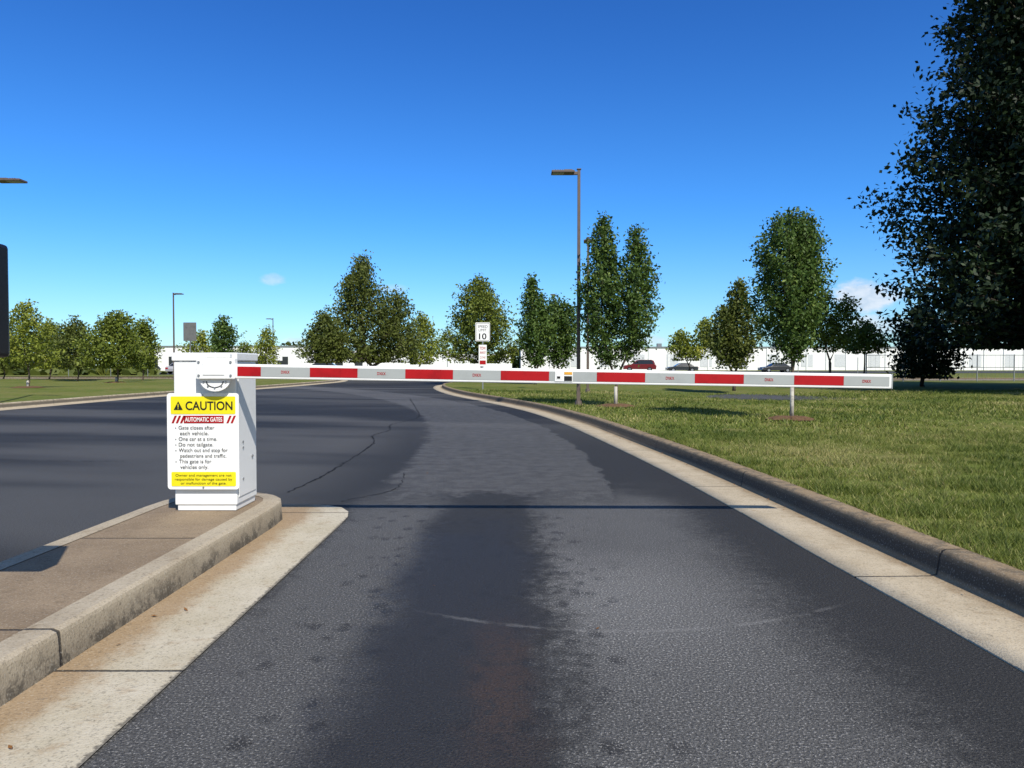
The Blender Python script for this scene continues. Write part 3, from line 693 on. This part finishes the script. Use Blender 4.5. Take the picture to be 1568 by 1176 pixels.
# ---------------------------------------------------------------- grass blades
def fsum(x,y,seed,lo,hi,k=14):
    r=np.random.default_rng(seed); o=0
    for _ in range(k):
        f=r.uniform(lo,hi); a=r.uniform(0,6.283); o=o+np.sin(x*f*np.cos(a)+y*f*np.sin(a)+r.uniform(0,6.283))
    return o/math.sqrt(k/2)
def grass(name,N,seed,y0,y1,hm,wm,ypow):
    rng=np.random.default_rng(seed)
    ys=y0+(y1-y0)*rng.random(N)**ypow
    xe=np.interp(ys,sel[:,1],sel[:,0]); xm=ys*0.72+1.2
    ok=xm>xe; ys=ys[ok];xe=xe[ok];xm=xm[ok]; n=len(ys)
    xs=xe-0.01+(xm-xe)*rng.random(n)
    cl=fsum(xs,ys,1,5,16); patch=fsum(xs,ys,2,0.6,2.5)
    keep=rng.random(n)<np.clip(0.85+0.25*cl,0.35,1)
    for mx_,my_,mr_ in MR: keep&=((xs-mx_)**2+(ys-my_)**2)>(mr_*0.95)**2
    h=hm*(0.6+0.8*rng.random(n))*np.clip(1+0.28*cl,0.4,1.9)*(ys/ (y0+3))**0.25; w=wm*(ys/4.0)**0.55*rng.uniform(0.7,1.3,n)
    a=rng.uniform(0,6.283,n); l=rng.uniform(0.3,1.3,n)*h; b2=rng.uniform(0,6.283,n)
    z=0.14+hump(xs,ys)
    P=np.stack([xs,ys,z],1); D=np.stack([np.cos(a)*w/2,np.sin(a)*w/2,np.zeros(n)],1)
    T=P+np.stack([np.cos(b2)*l,np.sin(b2)*l,h],1)
    t=np.clip(0.45+0.17*patch-0.07*cl+rng.normal(0,0.26,n),0,1)
    V=np.stack([P-D,P+D,T],1)[keep].reshape(-1,3); t=t[keep]; F=np.arange(len(V)).reshape(-1,3)
    return fastmesh(name,V,[F],[GRASS],np.repeat(t,3))
grass('grass',140000,1,2.6,11,0.042,0.006,0.9)
grass('grass',75000,2,11,30,0.05,0.011,0.9)

rng=np.random.default_rng(9); LV=[]
def litter(n,xf,yr,z):
    for _ in range(n):
        y=rng.uniform(*yr); x=xf(y); s=rng.uniform(0.007,0.016); a=rng.uniform(0,6.28)
        u=np.array([math.cos(a),math.sin(a),rng.normal(0,0.3)])*s; v=np.array([-math.sin(a),math.cos(a),rng.normal(0,0.3)])*s*0.6; p=np.array([x,y,z+0.008])
        LV.extend([p-u,p-v,p+u,p+v])
litter(30,lambda y:np.interp(y,edgeR[:120,1],edgeR[:120,0])+rng.uniform(0.34,0.45),(3,14),0.01)
litter(30,lambda y:np.interp(y,sel[:,1],sel[:,0])+abs(rng.normal(0,1.5)),(3.5,14),0.17)
litter(4,lambda y:rng.uniform(-1.2,1.7),(3.2,9),0.0)
litter(8,lambda y:rng.uniform(-1.7,-1.5),(1.8,5.5),0.006)
LEAFL=paint('fallen_leaf',(0.24,0.11,0.035),0.8,0.2,dirt=0.3,scale=3)
V=np.array(LV); fastmesh('fallen_leaves',V,[np.arange(len(V)).reshape(-1,4)],[LEAFL])

# ---------------------------------------------------------------- sun & sky
sd=Vector((0.43,-0.95,1.0)).normalized()
el=math.asin(sd.z); az=math.atan2(sd.x,sd.y)
sl_=bpy.data.lights.new('sun','SUN'); sl_.energy=5.0; sl_.angle=R(0.53); sl_.color=(1.0,0.95,0.87)
so=bpy.data.objects.new('sun',sl_); COL.objects.link(so); so.rotation_euler=sd.to_track_quat('Z','Y').to_euler()
w=bpy.data.worlds.new('World'); scene.world=w; w.use_nodes=True; nt=w.node_tree
bg=nt.nodes['Background']; sky=nt.nodes.new('ShaderNodeTexSky'); sky.sky_type='NISHITA'; sky.sun_disc=False
sky.sun_elevation=el; sky.sun_rotation=az; sky.air_density=1.0; sky.dust_density=0.2; sky.ozone_density=3.0; sky.altitude=200
class W(B):
    def __init__(s,nt):
        s.nt=nt; tc=nt.nodes.new('ShaderNodeTexCoord'); s.posv=tc.outputs['Generated']
        sp=nt.nodes.new('ShaderNodeSeparateXYZ'); nt.links.new(s.posv,sp.inputs[0]); s.X,s.Y,s.Z=[S(s,sp.outputs[i]) for i in range(3)]
b=W(nt)
tint=b.mix(b.Z.ss(-0.02,0.22),(0.64,0.90,1.12),(0.30,0.80,1.36))
tint=b.mix(b.Z.ss(0.12,0.50),tint,(0.19,0.58,1.18))
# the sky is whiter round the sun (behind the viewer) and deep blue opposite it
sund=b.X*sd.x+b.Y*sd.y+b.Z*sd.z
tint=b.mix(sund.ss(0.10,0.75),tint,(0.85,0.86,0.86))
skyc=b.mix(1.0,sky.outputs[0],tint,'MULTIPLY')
u=b.X/b.Y.max(0.05); v=b.Z/b.Y.max(0.05)
n=b.noise(9,5,0.62,b.vec(u*1.0,v*2.2,0.0)); n2=b.noise(30,4,0.6,b.vec(u,v*1.8,4.0))
m=None
for cx,cy,rx,ry,st in ((1325,452,62,32,1.0),(1345,498,80,20,0.85),(418,428,24,10,0.5),(990,520,40,10,0.6),(455,522,30,9,0.7),(600,442,26,8,0.35)):
    du=(u-(cx-784)/1132)/(rx/1132); dv=(v+(cy-560)/1132)/(ry/1132)
    k=(1.0-(du*du+dv*dv)*0.75+(n-0.5)*2.4+(n2-0.5)*1.2).ss(0.15,0.95)*st
    m=k if m is None else m.max(k)
m=m*b.Y.ss(0.1,0.3)
cc=b.mix(n2.ss(0.3,0.7),(4.4,5.4,6.6),(6.4,6.9,7.6))
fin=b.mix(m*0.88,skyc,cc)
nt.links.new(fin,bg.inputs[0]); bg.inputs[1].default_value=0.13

# ---------------------------------------------------------------- camera
cd=bpy.data.cameras.new('camera'); cd.sensor_width=36; cd.lens=36*1132/1568; cd.clip_end=5000; cd.clip_start=0.05
co=bpy.data.objects.new('camera',cd); COL.objects.link(co); co.location=(0,0,1.155); co.rotation_euler=(R(90)-math.atan(28/1132),0,0)
scene.camera=co
scene.view_settings.view_transform='Standard'; scene.view_settings.look='None'; scene.view_settings.exposure=0
